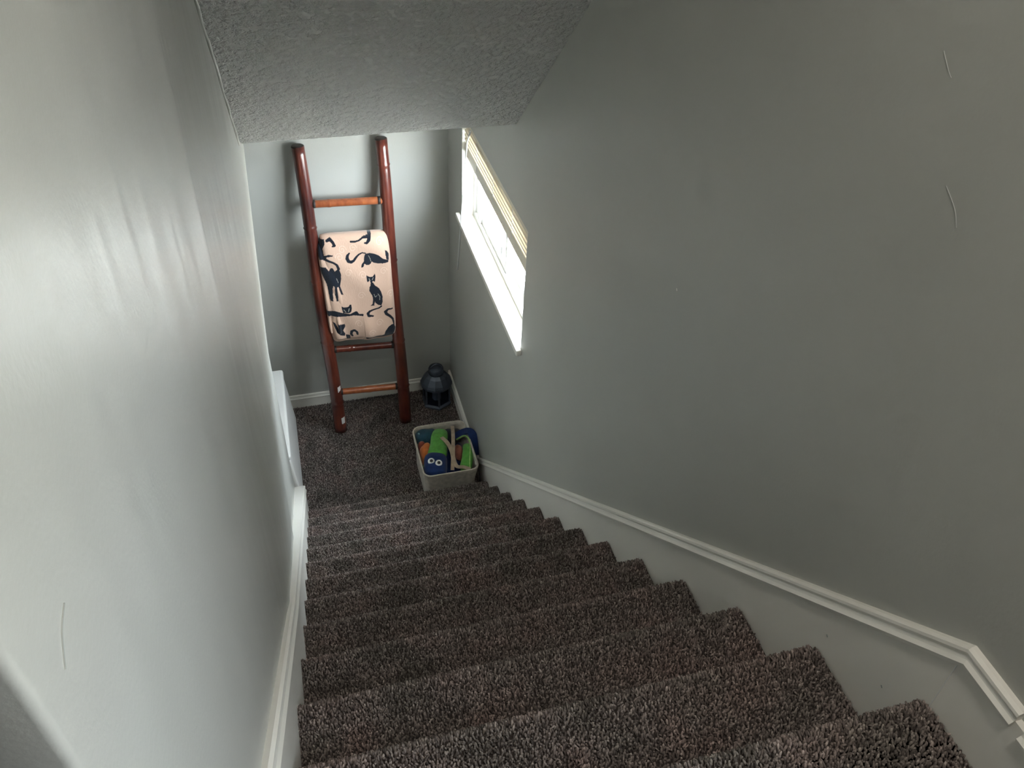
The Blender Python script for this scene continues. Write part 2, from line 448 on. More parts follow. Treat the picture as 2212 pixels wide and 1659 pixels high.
# right side: sloped board, kinks to level at the landing
YK = 0.44; ZK = sk_top(YK); YLOW = 3.33; ZLOW = sk_top(YLOW)
tr = prism_yz('trim_1', [(YLOW, ZLOW - 0.02), (YK, ZK - 0.02), (YK, ZK - 0.55), (YLOW, -0.01)], XR - 0.011, XR, M_TRIM)
struct(tr, 'white stair skirting board along the right wall', 'trim')
sl = Vector((0, -1, SLOPE)).normalized(); sup = Vector((0, SLOPE, 1)).normalized(); half = Vector((0, math.sin(math.atan(SLOPE) / 2), math.cos(math.atan(SLOPE) / 2))) / math.cos(math.atan(SLOPE) / 2)
out_r = Vector((-1, 0, 0))
sweep('cap_moulding', [((XR, YLOW, ZLOW), out_r, Vector((0, 0.42, 1))), ((XR, YK, ZK), out_r, half)], cap_profile(0.011), M_TRIM, tr)
bl = box('baseboard_landing', XR - 0.011, XR, YB, YK, LAND_Z - 0.03, ZK - 0.02, M_TRIM)
struct(bl, 'white baseboard along the landing at the top right', 'baseboard')
sweep('cap_moulding', [((XR, YK, ZK), out_r, half), ((XR, 0.336, ZK), out_r, Vector((0, 0, 1)))], cap_profile(0.011), M_TRIM, bl)
sweep('cap_moulding', [((XR, 0.318, ZK - 0.004), out_r, Vector((0, 0, 1))), ((XR, YB, ZK - 0.004), out_r, Vector((0, 0, 1)))], cap_profile(0.012), M_TRIM, bl)
# mitre seam
sweep('mitre_seam', [((XR - 0.0112, YK, ZK - 0.038), out_r, half), ((XR - 0.0112, YK - 0.004, ZK - 0.17), out_r, half)], [(0, -0.0), (0.0012, 0.0), (0.0012, 0.003), (0, 0.003)], M_WHITE, bl)
ZB = 0.135
br = box('baseboard_right', XR - 0.011, XR, YLOW, YE, -0.01, ZB - 0.02, M_TRIM)
struct(br, 'white baseboard below the window, behind the toy basket', 'baseboard')
sweep('cap_moulding', [((XR, YLOW, ZLOW), out_r, Vector((0, 0.42, 1))), ((XR, YLOW + 0.04, ZB), out_r, Vector((0, 0.15, 1))), ((XR, YE, ZB), out_r, Vector((0, 0, 1)))], cap_profile(0.011), M_TRIM, br)
be = box('baseboard_end', XH, XR, YE - 0.011, YE, -0.01, 0.085, M_TRIM)
struct(be, 'white baseboard along the end wall behind the ladder', 'baseboard')
sweep('cap_moulding', [((XH, YE, 0.1), Vector((0, -1, 0)), Vector((0, 0, 1))), ((XR, YE, 0.1), Vector((0, -1, 0)), Vector((0, 0, 1)))], cap_profile(0.008), M_TRIM, be)
# left side
def left_sk(y): return -0.138 - 0.034 * max(0, min(1, (y - 1.24) / (YF - 1.24)))
V, F = [], []
yy = [0.36 + (YF - 0.36) * i / 24 for i in range(25)]
for y in yy:
    zt = sk_top(y, 0.16)
    xo = left_sk(y); xi = left_x(y, zt) - 0.02
    V += [(xi, y, zt - 0.03), (xo, y, zt - 0.03), (xo, y, max(-0.01, zt - 0.55)), (xi, y, max(-0.01, zt - 0.55))]
for i in range(len(yy) - 1):
    for j in range(4):
        k = (j + 1) % 4; F.append([i * 4 + j, i * 4 + k, i * 4 + 4 + k, i * 4 + 4 + j])
F += [[0, 1, 2, 3], [len(V) - 4, len(V) - 3, len(V) - 2, len(V) - 1]]
tl = from_data('trim_2', V, F, M_TRIM)
struct(tl, 'white stair skirting board along the left wall', 'trim')
frames_prof = []
V, F = [], []
for y in yy:
    zt = sk_top(y, 0.16); base = left_x(y, zt) - 0.015; o = left_sk(y) - base
    pr = cap_profile(o)
    for a, b in pr: V.append(Vector((base + a, y, zt)) + sup * b)
n = len(pr)
for i in range(len(yy) - 1):
    for j in range(n):
        k = (j + 1) % n; F.append([i * n + j, i * n + k, i * n + n + k, i * n + n + j])
F += [list(range(n)), list(range(len(V) - n, len(V)))]
from_data('cap_moulding', V, F, M_TRIM, tl)

# ------------------------------------------------------------------ window
win = empty('window_1', (XR + 0.09, (WIN_Y0 + WIN_Y1) / 2, WIN_Z0))
struct(win, 'bright white-framed sliding window in the right wall', 'window')
XG = XR + 0.085
parts = []
def wbox(name, *a, **k):
    o = box(name, *a, **k); parts.append(o); return o
fr = 0.03
parts.append(boxes_mesh('frame', [(XG - 0.02, XG + 0.055, WIN_Y0, WIN_Y0 + fr, WIN_Z0, WIN_Z1), (XG - 0.02, XG + 0.055, WIN_Y1 - fr, WIN_Y1, WIN_Z0, WIN_Z1),
    (XG - 0.02, XG + 0.055, WIN_Y0 + fr, WIN_Y1 - fr, WIN_Z0, WIN_Z0 + fr), (XG - 0.02, XG + 0.055, WIN_Y0 + fr, WIN_Y1 - fr, WIN_Z1 - fr, WIN_Z1)], M_WHITE, bevel=0.003))
YM = 3.24
def sash(x, y0, y1):
    s = boxes_mesh('sash', [(x - 0.012, x + 0.012, y0, y0 + 0.035, WIN_Z0 + fr, WIN_Z1 - fr), (x - 0.012, x + 0.012, y1 - 0.035, y1, WIN_Z0 + fr, WIN_Z1 - fr),
        (x - 0.012, x + 0.012, y0 + 0.035, y1 - 0.035, WIN_Z0 + fr, WIN_Z0 + fr + 0.035), (x - 0.012, x + 0.012, y0 + 0.035, y1 - 0.035, WIN_Z1 - fr - 0.035, WIN_Z1 - fr)], M_WHITE, bevel=0.003)
    g = box('glass_pane', x - 0.002, x + 0.002, y0 + 0.035, y1 - 0.035, WIN_Z0 + fr + 0.035, WIN_Z1 - fr - 0.035, M_GLASS, s)
    parts.append(s)
    return s
sash(XG + 0.035, WIN_Y0 + fr, YM + 0.02); s2 = sash(XG + 0.002, YM - 0.02, WIN_Y1 - fr)
box('sash_latch', XG - 0.03, XG - 0.008, YM + 0.0, YM + 0.03, 1.62, 1.68, M_WHITE, s2, bevel=0.004)
box('sash_latch', XG - 0.026, XG - 0.008, 3.72, 3.75, WIN_Z0 + fr, WIN_Z0 + fr + 0.05, M_WHITE, s2, bevel=0.004)
wbox('jamb_lining', XR + 0.001, XG - 0.02, WIN_Y1 - 0.006, WIN_Y1, WIN_Z0, WIN_Z1, M_TRIM)
wbox('jamb_lining', XR + 0.001, XG - 0.02, WIN_Y0, WIN_Y0 + 0.006, WIN_Z0, WIN_Z1, M_TRIM)
wbox('sill', XR - 0.025, XG + 0.06, WIN_Y0, WIN_Y1, WIN_Z0 - 0.03, WIN_Z0, M_TRIM, bevel=0.005)
wbox('sill_nosing', XR - 0.026, XR - 0.0005, WIN_Y0 - 0.02, WIN_Y1 + 0.045, WIN_Z0 - 0.03, WIN_Z0 + 0.0005, M_TRIM, bevel=0.006)
keep(parts, win)

# blind pulled up under the window head
bl_ = empty('window_blind', (XR + 0.045, (WIN_Y0 + WIN_Y1) / 2, WIN_Z1))
tag(bl_, 'cream slatted blind pulled up to the top of the window', 'blind')
parts = []
y0b, y1b = WIN_Y0 + 0.012, WIN_Y1 - 0.014
M_SLAT = new_mat('cream_blind_slat', (0.74, 0.68, 0.56), 0.4)[0]
parts.append(box('headrail', XR + 0.012, XR + 0.062, y0b, y1b, WIN_Z1 - 0.045, WIN_Z1, M_SLAT, bevel=0.003))
sl0 = None
for i in range(4):
    z = WIN_Z1 - 0.060 - i * 0.0235
    if sl0 is None:
        V = []; 
        for y in (y0b, y1b):
            for t in range(7):
                u = t / 6 * 2 - 1; V.append((XR + 0.037 + u * 0.025, y, 0.004 * (1 - u * u)))
            for t in range(6, -1, -1):
                u = t / 6 * 2 - 1; V.append((XR + 0.037 + u * 0.025, y, 0.004 * (1 - u * u) - 0.007))
        n = 14; F = [[j, (j + 1) % n, n + (j + 1) % n, n + j] for j in range(n)] + [list(range(n)), list(range(n, 2 * n))]
        sl0 = from_data('slat', V, F, M_SLAT); s = sl0
    else:
        s = sl0.copy(); COL.objects.link(s)
    s.location.z = z; parts.append(s)
parts.append(box('bottom_rail', XR + 0.012, XR + 0.06, y0b, y1b, WIN_Z1 - 0.215, WIN_Z1 - 0.152, M_SLAT, bevel=0.004))
for yy_ in (2.95, 3.28, 3.6):
    parts.append(tube('ladder_cord', [(XR + 0.012, yy_, WIN_Z1 - 0.19), (XR + 0.011, yy_, WIN_Z1 - 0.04)], 0.0015, M_WHITE, n=6))
parts.append(tube('wand', [(XR + 0.008, 3.72, WIN_Z1 - 0.03), (XR - 0.005, 3.74, WIN_Z1 - 0.10), (XR - 0.034, 3.83, 1.2)], 0.0045, M_WHITE, n=8))
keep(parts, bl_)

# unseen window added beside the landing to brighten the left wall
y0, y1, z0, z1 = UPW
w2 = empty('window_fill', (XR + 0.08, (y0 + y1) / 2, z0))
struct(w2, 'unseen window added in the right wall beside the upper landing to light the left wall', 'window')
xa, xb = XR + 0.05, XR + 0.1
pp = [boxes_mesh('frame', [(xa, xb, y0, y0 + 0.04, z0, z1), (xa, xb, y1 - 0.04, y1, z0, z1), (xa, xb, y0 + 0.04, y1 - 0.04, z0, z0 + 0.04), (xa, xb, y0 + 0.04, y1 - 0.04, z1 - 0.04, z1)], M_WHITE),
      box('glass_pane', xa + 0.023, xa + 0.027, y0 + 0.04, y1 - 0.04, z0 + 0.04, z1 - 0.04, M_GLASS)]
keep(pp, w2)
# fill lamp added out of view above the stair top, lifts the walls
lamp = empty('added_fill_lamp', (0.42, 0.06, CEIL_HIGH)); tag(lamp, 'unseen round fill lamp added on the ceiling over the top of the stairs', 'lamp')
ml = bpy.data.materials.new('fill_lamp_glow'); ml.use_nodes = True
be_ = ml.node_tree.nodes['Principled BSDF']; be_.inputs['Base Color'].default_value = (0.9, 0.88, 0.82, 1)
be_.inputs['Emission Color'].default_value = (1.0, 0.94, 0.84, 1); be_.inputs['Emission Strength'].default_value = FILL_LAMP
def disc(name, rings, mat, parent, n=28):
    V, F = [], []
    for r, z in rings: V += [(r * math.cos(2 * math.pi * i / n), r * math.sin(2 * math.pi * i / n), z) for i in range(n)]
    for i in range(len(rings) - 1):
        for j in range(n):
            k = (j + 1) % n; F.append([i * n + j, i * n + k, i * n + n + k, i * n + n + j])
    F += [list(range(n)), list(range(len(V) - n, len(V)))]
    return from_data(name, V, F, mat, parent, True)
disc('base', [(0.17, 0.0), (0.17, -0.02), (0.155, -0.025)], M_WHITE, lamp)
disc('glass_shade', [(0.15, -0.024), (0.152, -0.045), (0.125, -0.075), (0.07, -0.095), (0.02, -0.1)], ml, lamp)

# ground outside
mg, nt, ln, b = new_mat('pale_concrete', (0.5, 0.5, 0.48), 0.95)
v = coords(nt, ln); n_ = noise(nt, ln, v, 3, 4); ln.new(ramp(nt, ln, n_.outputs['Fac'], [(0.3, (0.46, 0.46, 0.44)), (0.7, (0.58, 0.58, 0.56))]).outputs['Color'], b.inputs['Base Color'])
g = box('ground', -40, 40, -40, 40, -0.5, -0.25, mg); struct(g, 'pale concrete drive outside the window', 'ground')

# ------------------------------------------------------------------ low white chest past the end of the left wall
ch = empty('low_chest', (-0.42, 3.74, 0))
tag(ch, 'low white chest with rounded corners past the end of the left wall', 'chest')
bm = bmesh.new()
r = bmesh.ops.create_cube(bm, size=1)
for vtx in r['verts']:
    zt = vtx.co.z > 0
    xr = (-0.222 if zt else -0.188)
    vtx.co = Vector((xr if vtx.co.x > 0 else -0.62, 4.115 if vtx.co.y > 0 else 3.345, 0.385 if zt else 0.002))
bmesh.ops.bevel(bm, geom=list(bm.edges), offset=0.016, segments=3, affect='EDGES', profile=0.5)
me = bpy.data.meshes.new('body'); bm.to_mesh(me); bm.free()
p1 = mk('body', me, M_WHITE)
p2 = box('lid', -0.625, -0.217, 3.34, 4.12, 0.385, 0.42, M_WHITE, bevel=0.014, segs=3)
keep([p1, p2], ch)

# ------------------------------------------------------------------ bamboo ladder
lad = empty('bamboo_ladder', (0.29, 3.935, 0))
tag(lad, 'red-brown bamboo ladder leaning on the end wall', 'ladder')
parts = []
FOOT_L, TOP_L = Vector((0.084, 3.938, 0.0)), Vector((0.055, 4.186, 1.835))
FOOT_R, TOP_R = Vector((0.506, 3.938, 0.0)), Vector((0.492, 4.186, 1.845))
def stile(a, b, nodes, r0, r1):
    pts, rad = [], []
    ts = sorted(set([0, 1] + [i / 40 for i in range(41)] + [n + d for n in nodes for d in (-0.012, -0.005, 0, 0.005, 0.012)]))
    for t in ts:
        r = r0 + (r1 - r0) * t
        for n in nodes:
            if abs(t - n) < 0.002: r *= 1.10
            elif abs(t - n) < 0.0055: r *= 0.97
        pts.append(a.lerp(b, t) + Vector((0.004 * math.sin(t * 9), 0, 0))); rad.append(r)
    o = tube('stile', pts, rad, M_BAMBOO, n=20); parts.append(o)
    d = (b - a).normalized()
    tube('end_cap', [b - d * 0.004, b + d * 0.003, b + d * 0.006], [r1 * 0.99, r1 * 0.95, r1 * 0.8], M_DARKEND, o, n=20)
    return o
sL = stile(FOOT_L, TOP_L, [0.12, 0.36, 0.58, 0.755], 0.039, 0.034)
sR = stile(FOOT_R, TOP_R, [0.15, 0.33, 0.62, 0.925], 0.039, 0.033)
for zl, zr, nd, rr in ((1.518, 1.505, 0.28, 0.0215), (1.285, 1.27, 0.5, 0.021), (0.60, 0.578, 0.3, 0.021), (0.292, 0.272, 0.5, 0.0205)):
    rmat = M_BAMBOO if zl == 0.60 else M_RUNG
    a = FOOT_L.lerp(TOP_L, zl / TOP_L.z); c = FOOT_R.lerp(TOP_R, zr / TOP_R.z)
    pts, rad = [], []
    for t in sorted([i / 16 for i in range(17)] + [nd - 0.01, nd + 0.01]):
        k = rr * (1.08 if abs(t - nd) < 0.012 else 1.0)
        pts.append(a.lerp(c, t)); rad.append(k)
    o = tube('rung', pts, rad, rmat, n=16); parts.append(o)
    tube('rung_collar', [a.lerp(c, 0.075), a.lerp(c, 0.11)], rr * 1.06, M_DARKEND, o, n=16)
    tube('rung_collar', [a.lerp(c, 0.89), a.lerp(c, 0.925)], rr * 1.06, M_DARKEND, o, n=16)
def sticker(z, w, h, ang):
    c = FOOT_L.lerp(TOP_L, z / TOP_L.z); r = 0.0405
    V, F = [], []
    for i in range(2):
        for j in range(6):
            th = ang + (j / 5 - 0.5) * w / r
            V.append(c + Vector((r * math.sin(th), -r * math.cos(th), (i - 0.5) * h)))
    for j in range(5): F.append([j, j + 1, 7 + j, 6 + j])
    o = from_data('sticker', V, F, M_STICKER, sL)
    md = o.modifiers.new('t', 'SOLIDIFY'); md.thickness = 0.001
sticker(0.325, 0.026, 0.062, 0.75); sticker(0.09, 0.026, 0.07, 0.62)
keep(parts, lad)

# ------------------------------------------------------------------ folded blanket with cat print over the second rung
POLYS = [[[0.344, 1.237], [0.37, 1.242], [0.396, 1.235], [0.421, 1.221], [0.443, 1.198], [0.473, 1.184], [0.472, 1.171], [0.44, 1.169], [0.412, 1.171], [0.388, 1.178], [0.377, 1.187], [0.371, 1.175], [0.359, 1.166], [0.345, 1.168], [0.334, 1.178], [0.331, 1.164], [0.324, 1.156], [0.315, 1.157], [0.319, 1.174], [0.333, 1.19], [0.337, 1.218]], [[0.456, 1.248], [0.468, 1.241], [0.478, 1.22], [0.475, 1.181], [0.461, 1.193]], [[0.339, 1.108], [0.348, 1.1], [0.362, 1.093], [0.376, 1.095], [0.388, 1.11], [0.391, 1.092], [0.384, 1.061], [0.374, 1.068], [0.366, 1.058], [0.359, 1.059], [0.355, 1.073], [0.341, 1.064], [0.338, 1.085]], [[0.359, 1.063], [0.374, 1.058], [0.381, 1.041], [0.404, 1.02], [0.414, 0.997], [0.42, 0.967], [0.418, 0.929], [0.409, 0.905], [0.39, 0.911], [0.376, 0.926], [0.375, 0.937], [0.368, 0.916], [0.37, 0.908], [0.345, 0.908], [0.359, 0.92], [0.364, 0.955], [0.361, 0.977], [0.347, 1.008], [0.349, 1.029], [0.357, 1.044]], [[0.413, 0.705], [0.42, 0.727], [0.442, 0.753], [0.463, 0.764], [0.475, 0.762], [0.486, 0.729], [0.464, 0.683], [0.441, 0.678], [0.39, 0.677], [0.302, 0.681], [0.302, 0.704], [0.342, 0.698], [0.397, 0.699]], [[0.179, 0.925], [0.19, 0.915], [0.207, 0.914], [0.219, 0.917], [0.228, 0.929], [0.236, 0.927], [0.237, 0.906], [0.232, 0.885], [0.22, 0.875], [0.184, 0.88], [0.18, 0.903]], [[0.08, 0.896], [0.14, 0.897], [0.177, 0.881], [0.224, 0.869], [0.252, 0.882], [0.264, 0.883], [0.275, 0.865], [0.3, 0.862], [0.299, 0.849], [0.242, 0.859], [0.208, 0.855], [0.159, 0.856], [0.08, 0.864]], [[0.145, 0.814], [0.168, 0.802], [0.185, 0.803], [0.188, 0.785], [0.18, 0.773], [0.171, 0.762], [0.183, 0.735], [0.179, 0.719], [0.155, 0.731], [0.136, 0.753], [0.125, 0.789], [0.117, 0.823], [0.131, 0.816], [0.146, 0.78]], [[0.185, 0.727], [0.211, 0.72], [0.21, 0.683], [0.19, 0.686]], [[0.133, 1.149], [0.146, 1.168], [0.156, 1.167], [0.165, 1.145], [0.188, 1.163], [0.198, 1.128], [0.196, 1.095], [0.185, 1.049], [0.198, 0.994], [0.186, 0.996], [0.175, 1.047], [0.168, 1.048], [0.166, 0.958], [0.156, 0.959], [0.151, 1.0], [0.154, 1.05], [0.148, 1.059], [0.141, 1.038], [0.137, 0.959], [0.121, 0.964], [0.116, 1.026], [0.112, 1.068], [0.095, 1.117], [0.08, 1.172], [0.119, 1.171]], [[0.08, 1.324], [0.129, 1.331], [0.128, 1.308], [0.114, 1.283], [0.116, 1.242], [0.142, 1.25], [0.165, 1.244], [0.164, 1.237], [0.131, 1.236], [0.124, 1.216], [0.09, 1.219], [0.08, 1.251], [0.08, 1.285]]]
STROKES = [([[0.257, 1.247], [0.245, 1.233], [0.242, 1.216], [0.248, 1.2], [0.262, 1.194], [0.277, 1.201], [0.293, 1.22], [0.308, 1.235], [0.328, 1.245], [0.347, 1.241]], [0.0054, 0.0108, 0.014, 0.0129, 0.0119, 0.0097, 0.0086, 0.0065, 0.0052, 0.0052]), ([[0.409, 0.9], [0.393, 0.888], [0.363, 0.881], [0.337, 0.873], [0.326, 0.861], [0.33, 0.847], [0.356, 0.84]], [0.0065, 0.0065, 0.0069, 0.0086, 0.0119, 0.0108, 0.0065]), ([[0.471, 0.872], [0.446, 0.873], [0.43, 0.858], [0.436, 0.841], [0.457, 0.821], [0.471, 0.8], [0.475, 0.771], [0.475, 0.756]], [0.0076, 0.0086, 0.0129, 0.0129, 0.0108, 0.0086, 0.0065, 0.0054]), ([[0.254, 0.725], [0.251, 0.743], [0.237, 0.756], [0.221, 0.747], [0.217, 0.728], [0.223, 0.715]], [0.0086, 0.0097, 0.0097, 0.0108, 0.0108, 0.0086]), ([[0.107, 1.228], [0.142, 1.209], [0.164, 1.199], [0.181, 1.184], [0.188, 1.16]], [0.0129, 0.0097, 0.0086, 0.0097, 0.0108]), ([[0.141, 1.324], [0.16, 1.33], [0.173, 1.316], [0.18, 1.298], [0.17, 1.294]], [0.0086, 0.0108, 0.0108, 0.0108, 0.0065]), ([[0.271, 1.312], [0.292, 1.311], [0.316, 1.316], [0.341, 1.328], [0.373, 1.329]], [0.0065, 0.0065, 0.0054, 0.0054, 0.0086]), ([[0.381, 1.338], [0.372, 1.315], [0.359, 1.301], [0.348, 1.302]], [0.0129, 0.0129, 0.0086, 0.0065])]
LIGHT = []
for cx, cz, s in ((0.22, 1.27, 1), (0.28, 1.275, 1), (0.32, 1.11, -1), (0.44, 1.12, 1), (0.30, 0.98, 1), (0.47, 0.97, -1), (0.24, 1.13, 1), (0.27, 0.80, -1), (0.39, 0.79, 1), (0.34, 0.73, 1), (0.20, 1.23, -1), (0.43, 1.30, 1)):
    LIGHT.append(([[cx + s * 0.022 * math.cos(t) * (1 - t / 11), cz + 0.026 * math.sin(t) * (1 - t / 11)] for t in [i * 0.5 for i in range(18)]], [0.0032] * 18))
def in_poly(X, Z, poly):
    r = np.zeros(X.shape, bool); n = len(poly)
    for i in range(n):
        x1, z1 = poly[i]; x2, z2 = poly[(i + 1) % n]
        c = ((z1 > Z) != (z2 > Z))
        with np.errstate(divide='ignore', invalid='ignore'):
            xi = (x2 - x1) * (Z - z1) / (z2 - z1 + 1e-12) + x1
        r ^= c & (X < xi)
    return r
def in_stroke(X, Z, pts, ws):
    r = np.zeros(X.shape, bool)
    for (a, b, wa, wb) in zip(pts, pts[1:], ws, ws[1:]):
        dx, dz = b[0] - a[0], b[1] - a[1]; l2 = dx * dx + dz * dz + 1e-12
        t = np.clip(((X - a[0]) * dx + (Z - a[1]) * dz) / l2, 0, 1)
        d = np.hypot(X - a[0] - t * dx, Z - a[1] - t * dz)
        r |= d < (wa + (wb - wa) * t) / 2
    return r
def print_colors(X, Z):
    C = np.empty((len(X), 4), np.float32); C[:] = (0.60, 0.41, 0.31, 1)
    for p, w in LIGHT: C[in_stroke(X, Z, p, w)] = (0.70, 0.52, 0.41, 1)
    D = np.zeros(X.shape, bool)
    for p in POLYS: D |= in_poly(X, Z, p)
    for p, w in STROKES: D |= in_stroke(X, Z, p, [q * 1.45 for q in w])
    C[D] = (0.009, 0.012, 0.020, 1)
    # pale outlines inside the cats
    for p, w in (([[0.362, 1.225], [0.37, 1.205], [0.372, 1.19]], [0.003] * 3), ([[0.372, 0.985], [0.378, 0.965], [0.39, 0.975]], [0.003] * 3), ([[0.395, 0.985], [0.405, 0.965], [0.402, 0.945]], [0.003] * 3),
                 ([[0.352, 1.085], [0.357, 1.072]], [0.004] * 2), ([[0.377, 1.088], [0.37, 1.075]], [0.004] * 2), ([[0.19, 0.9], [0.2, 0.885]], [0.004] * 2), ([[0.222, 0.905], [0.215, 0.885]], [0.004] * 2), ([[0.17, 1.1], [0.178, 1.07]], [0.0025] * 2)):
        C[in_stroke(X, Z, p, w) & D] = (0.35, 0.33, 0.28, 1)
    return C
def lad_y(z): return FOOT_L.y + (TOP_L.y - FOOT_L.y) * z / TOP_L.z
blk = empty('folded_blanket', (0.29, lad_y(0.67) - 0.03, 0.67))
tag(blk, 'folded beige fleece blanket with black cats hanging on the ladder', 'blanket')
def blanket_layer(name, x0, x1, z0, z1, front, back, nu, nv, rc):
    """soft folded slab: rounded outline in the ladder's plane, bulging to the front"""
    V, P = [], []
    for side in (0, 1):
        for j in range(nv + 1):
            v = j / nv
            for i in range(nu + 1):
                u = i / nu
                a, b = 2 * u - 1, 2 * v - 1
                e = max(0.0, 1 - abs(a) ** 12) ** 0.45 * max(0.0, 1 - abs(b) ** 16) ** 0.45
                # rounded corners
                ca = 1 - rc * abs(b) ** 7; cb = 1 - rc * 0.35 * abs(a) ** 7
                x = (x0 + x1) / 2 + (x1 - x0) / 2 * a * ca + 0.012 * (b * 0.4) * (1 if a < 0 else 0.3) * -1
                z = (z0 + z1) / 2 + (z1 - z0) / 2 * b * cb + 0.010 * a * -1 * (0.6)
                wr = (0.009 * math.sin(a * 6 + 1.0) + 0.004 * math.sin(a * 13)) * max(0, -b) ** 1.5 + 0.004 * math.sin(b * 7 + a * 4) + 0.006 * math.sin(a * 2.2 + 0.5)
                dpt = (front * e + wr * e) if side == 0 else -back * e
                y = lad_y(z) - dpt
                V.append((x, y, z)); P.append((x, z))
    F = []
    n = (nu + 1) * (nv + 1)
    for side in (0, 1):
        for j in range(nv):
            for i in range(nu):
                q = side * n + j * (nu + 1) + i
                F.append([q, q + 1, q + nu + 2, q + nu + 1] if side == 0 else [q, q + nu + 1, q + nu + 2, q + 1])
    me = bpy.data.meshes.new(name); me.from_pydata(V, [], F)
    P = np.array(P); C = print_colors(P[:, 0], P[:, 1])
    at = me.attributes.new('print', 'FLOAT_COLOR', 'POINT'); at.data.foreach_set('color', C.ravel())
    bm = bmesh.new(); bm.from_mesh(me); bmesh.ops.remove_doubles(bm, verts=bm.verts, dist=1e-5); bm.to_mesh(me); bm.free()
    me.polygons.foreach_set('use_smooth', [True] * len(me.polygons))
    return mk(name, me, M_PRINT)
pl = [blanket_layer('front_layer', 0.100, 0.494, 0.674, 1.342, 0.068, 0.004, 200, 330, 0.07),
      blanket_layer('back_layer', 0.094, 0.482, 0.654, 1.325, 0.045, 0.03, 90, 140, 0.07),
      blanket_layer('fold_edge', 0.088, 0.20, 0.72, 1.30, 0.058, 0.0, 60, 140, 0.10)]
keep(pl, blk)

# ------------------------------------------------------------------ lantern
lan = empty('lantern', (0.742, 4.075, 0.004))
tag(lan, 'dark blue-grey metal lantern with glass sides in the floor corner', 'lantern')
def hexring(r, z, n=6, rot=0.0): return [(r * math.cos(2 * math.pi * i / n + rot), r * math.sin(2 * math.pi * i / n + rot), z) for i in range(n)]
def lathe(name, rings, mat, parent, n=6, rot=0.0, smooth=False):
    V, F = [], []
    for r, z in rings: V += hexring(r, z, n, rot)
    for i in range(len(rings) - 1):
        for j in range(n):
            k = (j + 1) % n; F.append([i * n + j, i * n + k, i * n + n + k, i * n + n + j])
    F += [list(range(n))[::-1], list(range(len(V) - n, len(V)))]
    return from_data(name, V, F, mat, parent, smooth)
ROT = math.pi / 6
lathe('base', [(0.1, 0.0), (0.103, 0.006), (0.103, 0.016), (0.096, 0.026), (0.094, 0.03)], M_METAL, lan, 6, ROT)
for i in range(6):
    a = 2 * math.pi * i / 6 + ROT; c = Vector((0.09 * math.cos(a), 0.09 * math.sin(a), 0))
    tube('post', [c + Vector((0, 0, 0.026)), c + Vector((0, 0, 0.165))], 0.0075, M_METAL, lan, n=6, smooth=False)
    a2 = 2 * math.pi * (i + 1) / 6 + ROT; d = Vector((0.09 * math.cos(a2), 0.09 * math.sin(a2), 0))
    p0, p1 = c.lerp(d, 0.1), c.lerp(d, 0.9); nn = ((c + d) / 2).normalized() * 0.0015
    V = [p0 - nn + Vector((0, 0, 0.03)), p1 - nn + Vector((0, 0, 0.03)), p1 - nn + Vector((0, 0, 0.162)), p0 - nn + Vector((0, 0, 0.162))]
    V += [q + 2 * nn for q in V]
    from_data('glass_pane', V, [[0, 1, 2, 3], [7, 6, 5, 4], [0, 4, 5, 1], [1, 5, 6, 2], [2, 6, 7, 3], [3, 7, 4, 0]], M_LGLASS, lan)
lathe('candle', [(0.028, 0.03), (0.03, 0.033), (0.03, 0.10), (0.026, 0.104)], new_mat('wax', (0.5, 0.5, 0.52), 0.5)[0], lan, 16, 0, True)
lathe('roof', [(0.098, 0.158), (0.106, 0.163), (0.106, 0.178), (0.098, 0.196), (0.072, 0.234), (0.052, 0.252)], M_METAL, lan, 12, ROT / 2)
lathe('vent_collar', [(0.046, 0.25), (0.05, 0.256), (0.05, 0.288), (0.044, 0.3), (0.02, 0.306)], M_METAL, lan, 16, 0, True)
hp = [(0.042 * math.cos(t), -0.012, 0.29 + 0.042 * math.sin(t)) for t in [math.pi * i / 14 for i in range(15)]]
tube('ring_handle', hp, 0.0045, M_METAL, lan, n=8)

# ------------------------------------------------------------------ canvas basket with toys
bk = empty('toy_basket', (0.66, 3.385, 0.004))
tag(bk, 'cream canvas basket of toys in the corner at the stair foot', 'basket')
def rrect(cx, cy, hx, hy, r, n=7):
    pts = []
    for sx, sy, a0 in ((1, 1, 0), (-1, 1, 90), (-1, -1, 180), (1, -1, 270)):
        for i in range(n):
            a = math.radians(a0 + 90 * i / (n - 1)); pts.append((cx + sx * (hx - r) + r * math.cos(a), cy + sy * (hy - r) + r * math.sin(a)))
    return pts
BX, BY = 0.658, 3.386; BH = 0.25
def basket_ring(z, inset=0.0):
    t = z / BH; hx = 0.146 + 0.014 * t - inset; hy = 0.192 + 0.022 * t - inset
    p = rrect(BX, BY, hx, hy, 0.045)
    return [(x + 0.004 * math.sin(9 * x + 30 * z), y + 0.003 * math.sin(21 * y + 22 * z), z + (0.004 * math.sin(14 * y) if z > 0.2 else 0)) for x, y in p]
V, F = [], []
levels = [0.004, 0.01, 0.06, 0.12, 0.18, 0.23, BH]
for z in levels: V += basket_ring(z)
for z in reversed(levels[1:]): V += basket_ring(z, 0.006)
n = 28; R = len(levels) * 2 - 1
for i in range(R - 1):
    for j in range(n):
        k = (j + 1) % n; F.append([i * n + j, i * n + k, i * n + n + k, i * n + n + j])
F += [list(range(n))[::-1], list(range((R - 1) * n, R * n))]
p_body = from_data('body', V, F, M_CANVAS, smooth=True)
rim_pts = basket_ring(BH, 0.002); rim_pts.append(rim_pts[0]); rim_pts.append(rim_pts[1])
p_rim = tube('rim', rim_pts, 0.0055, M_CANVAS, n=8)
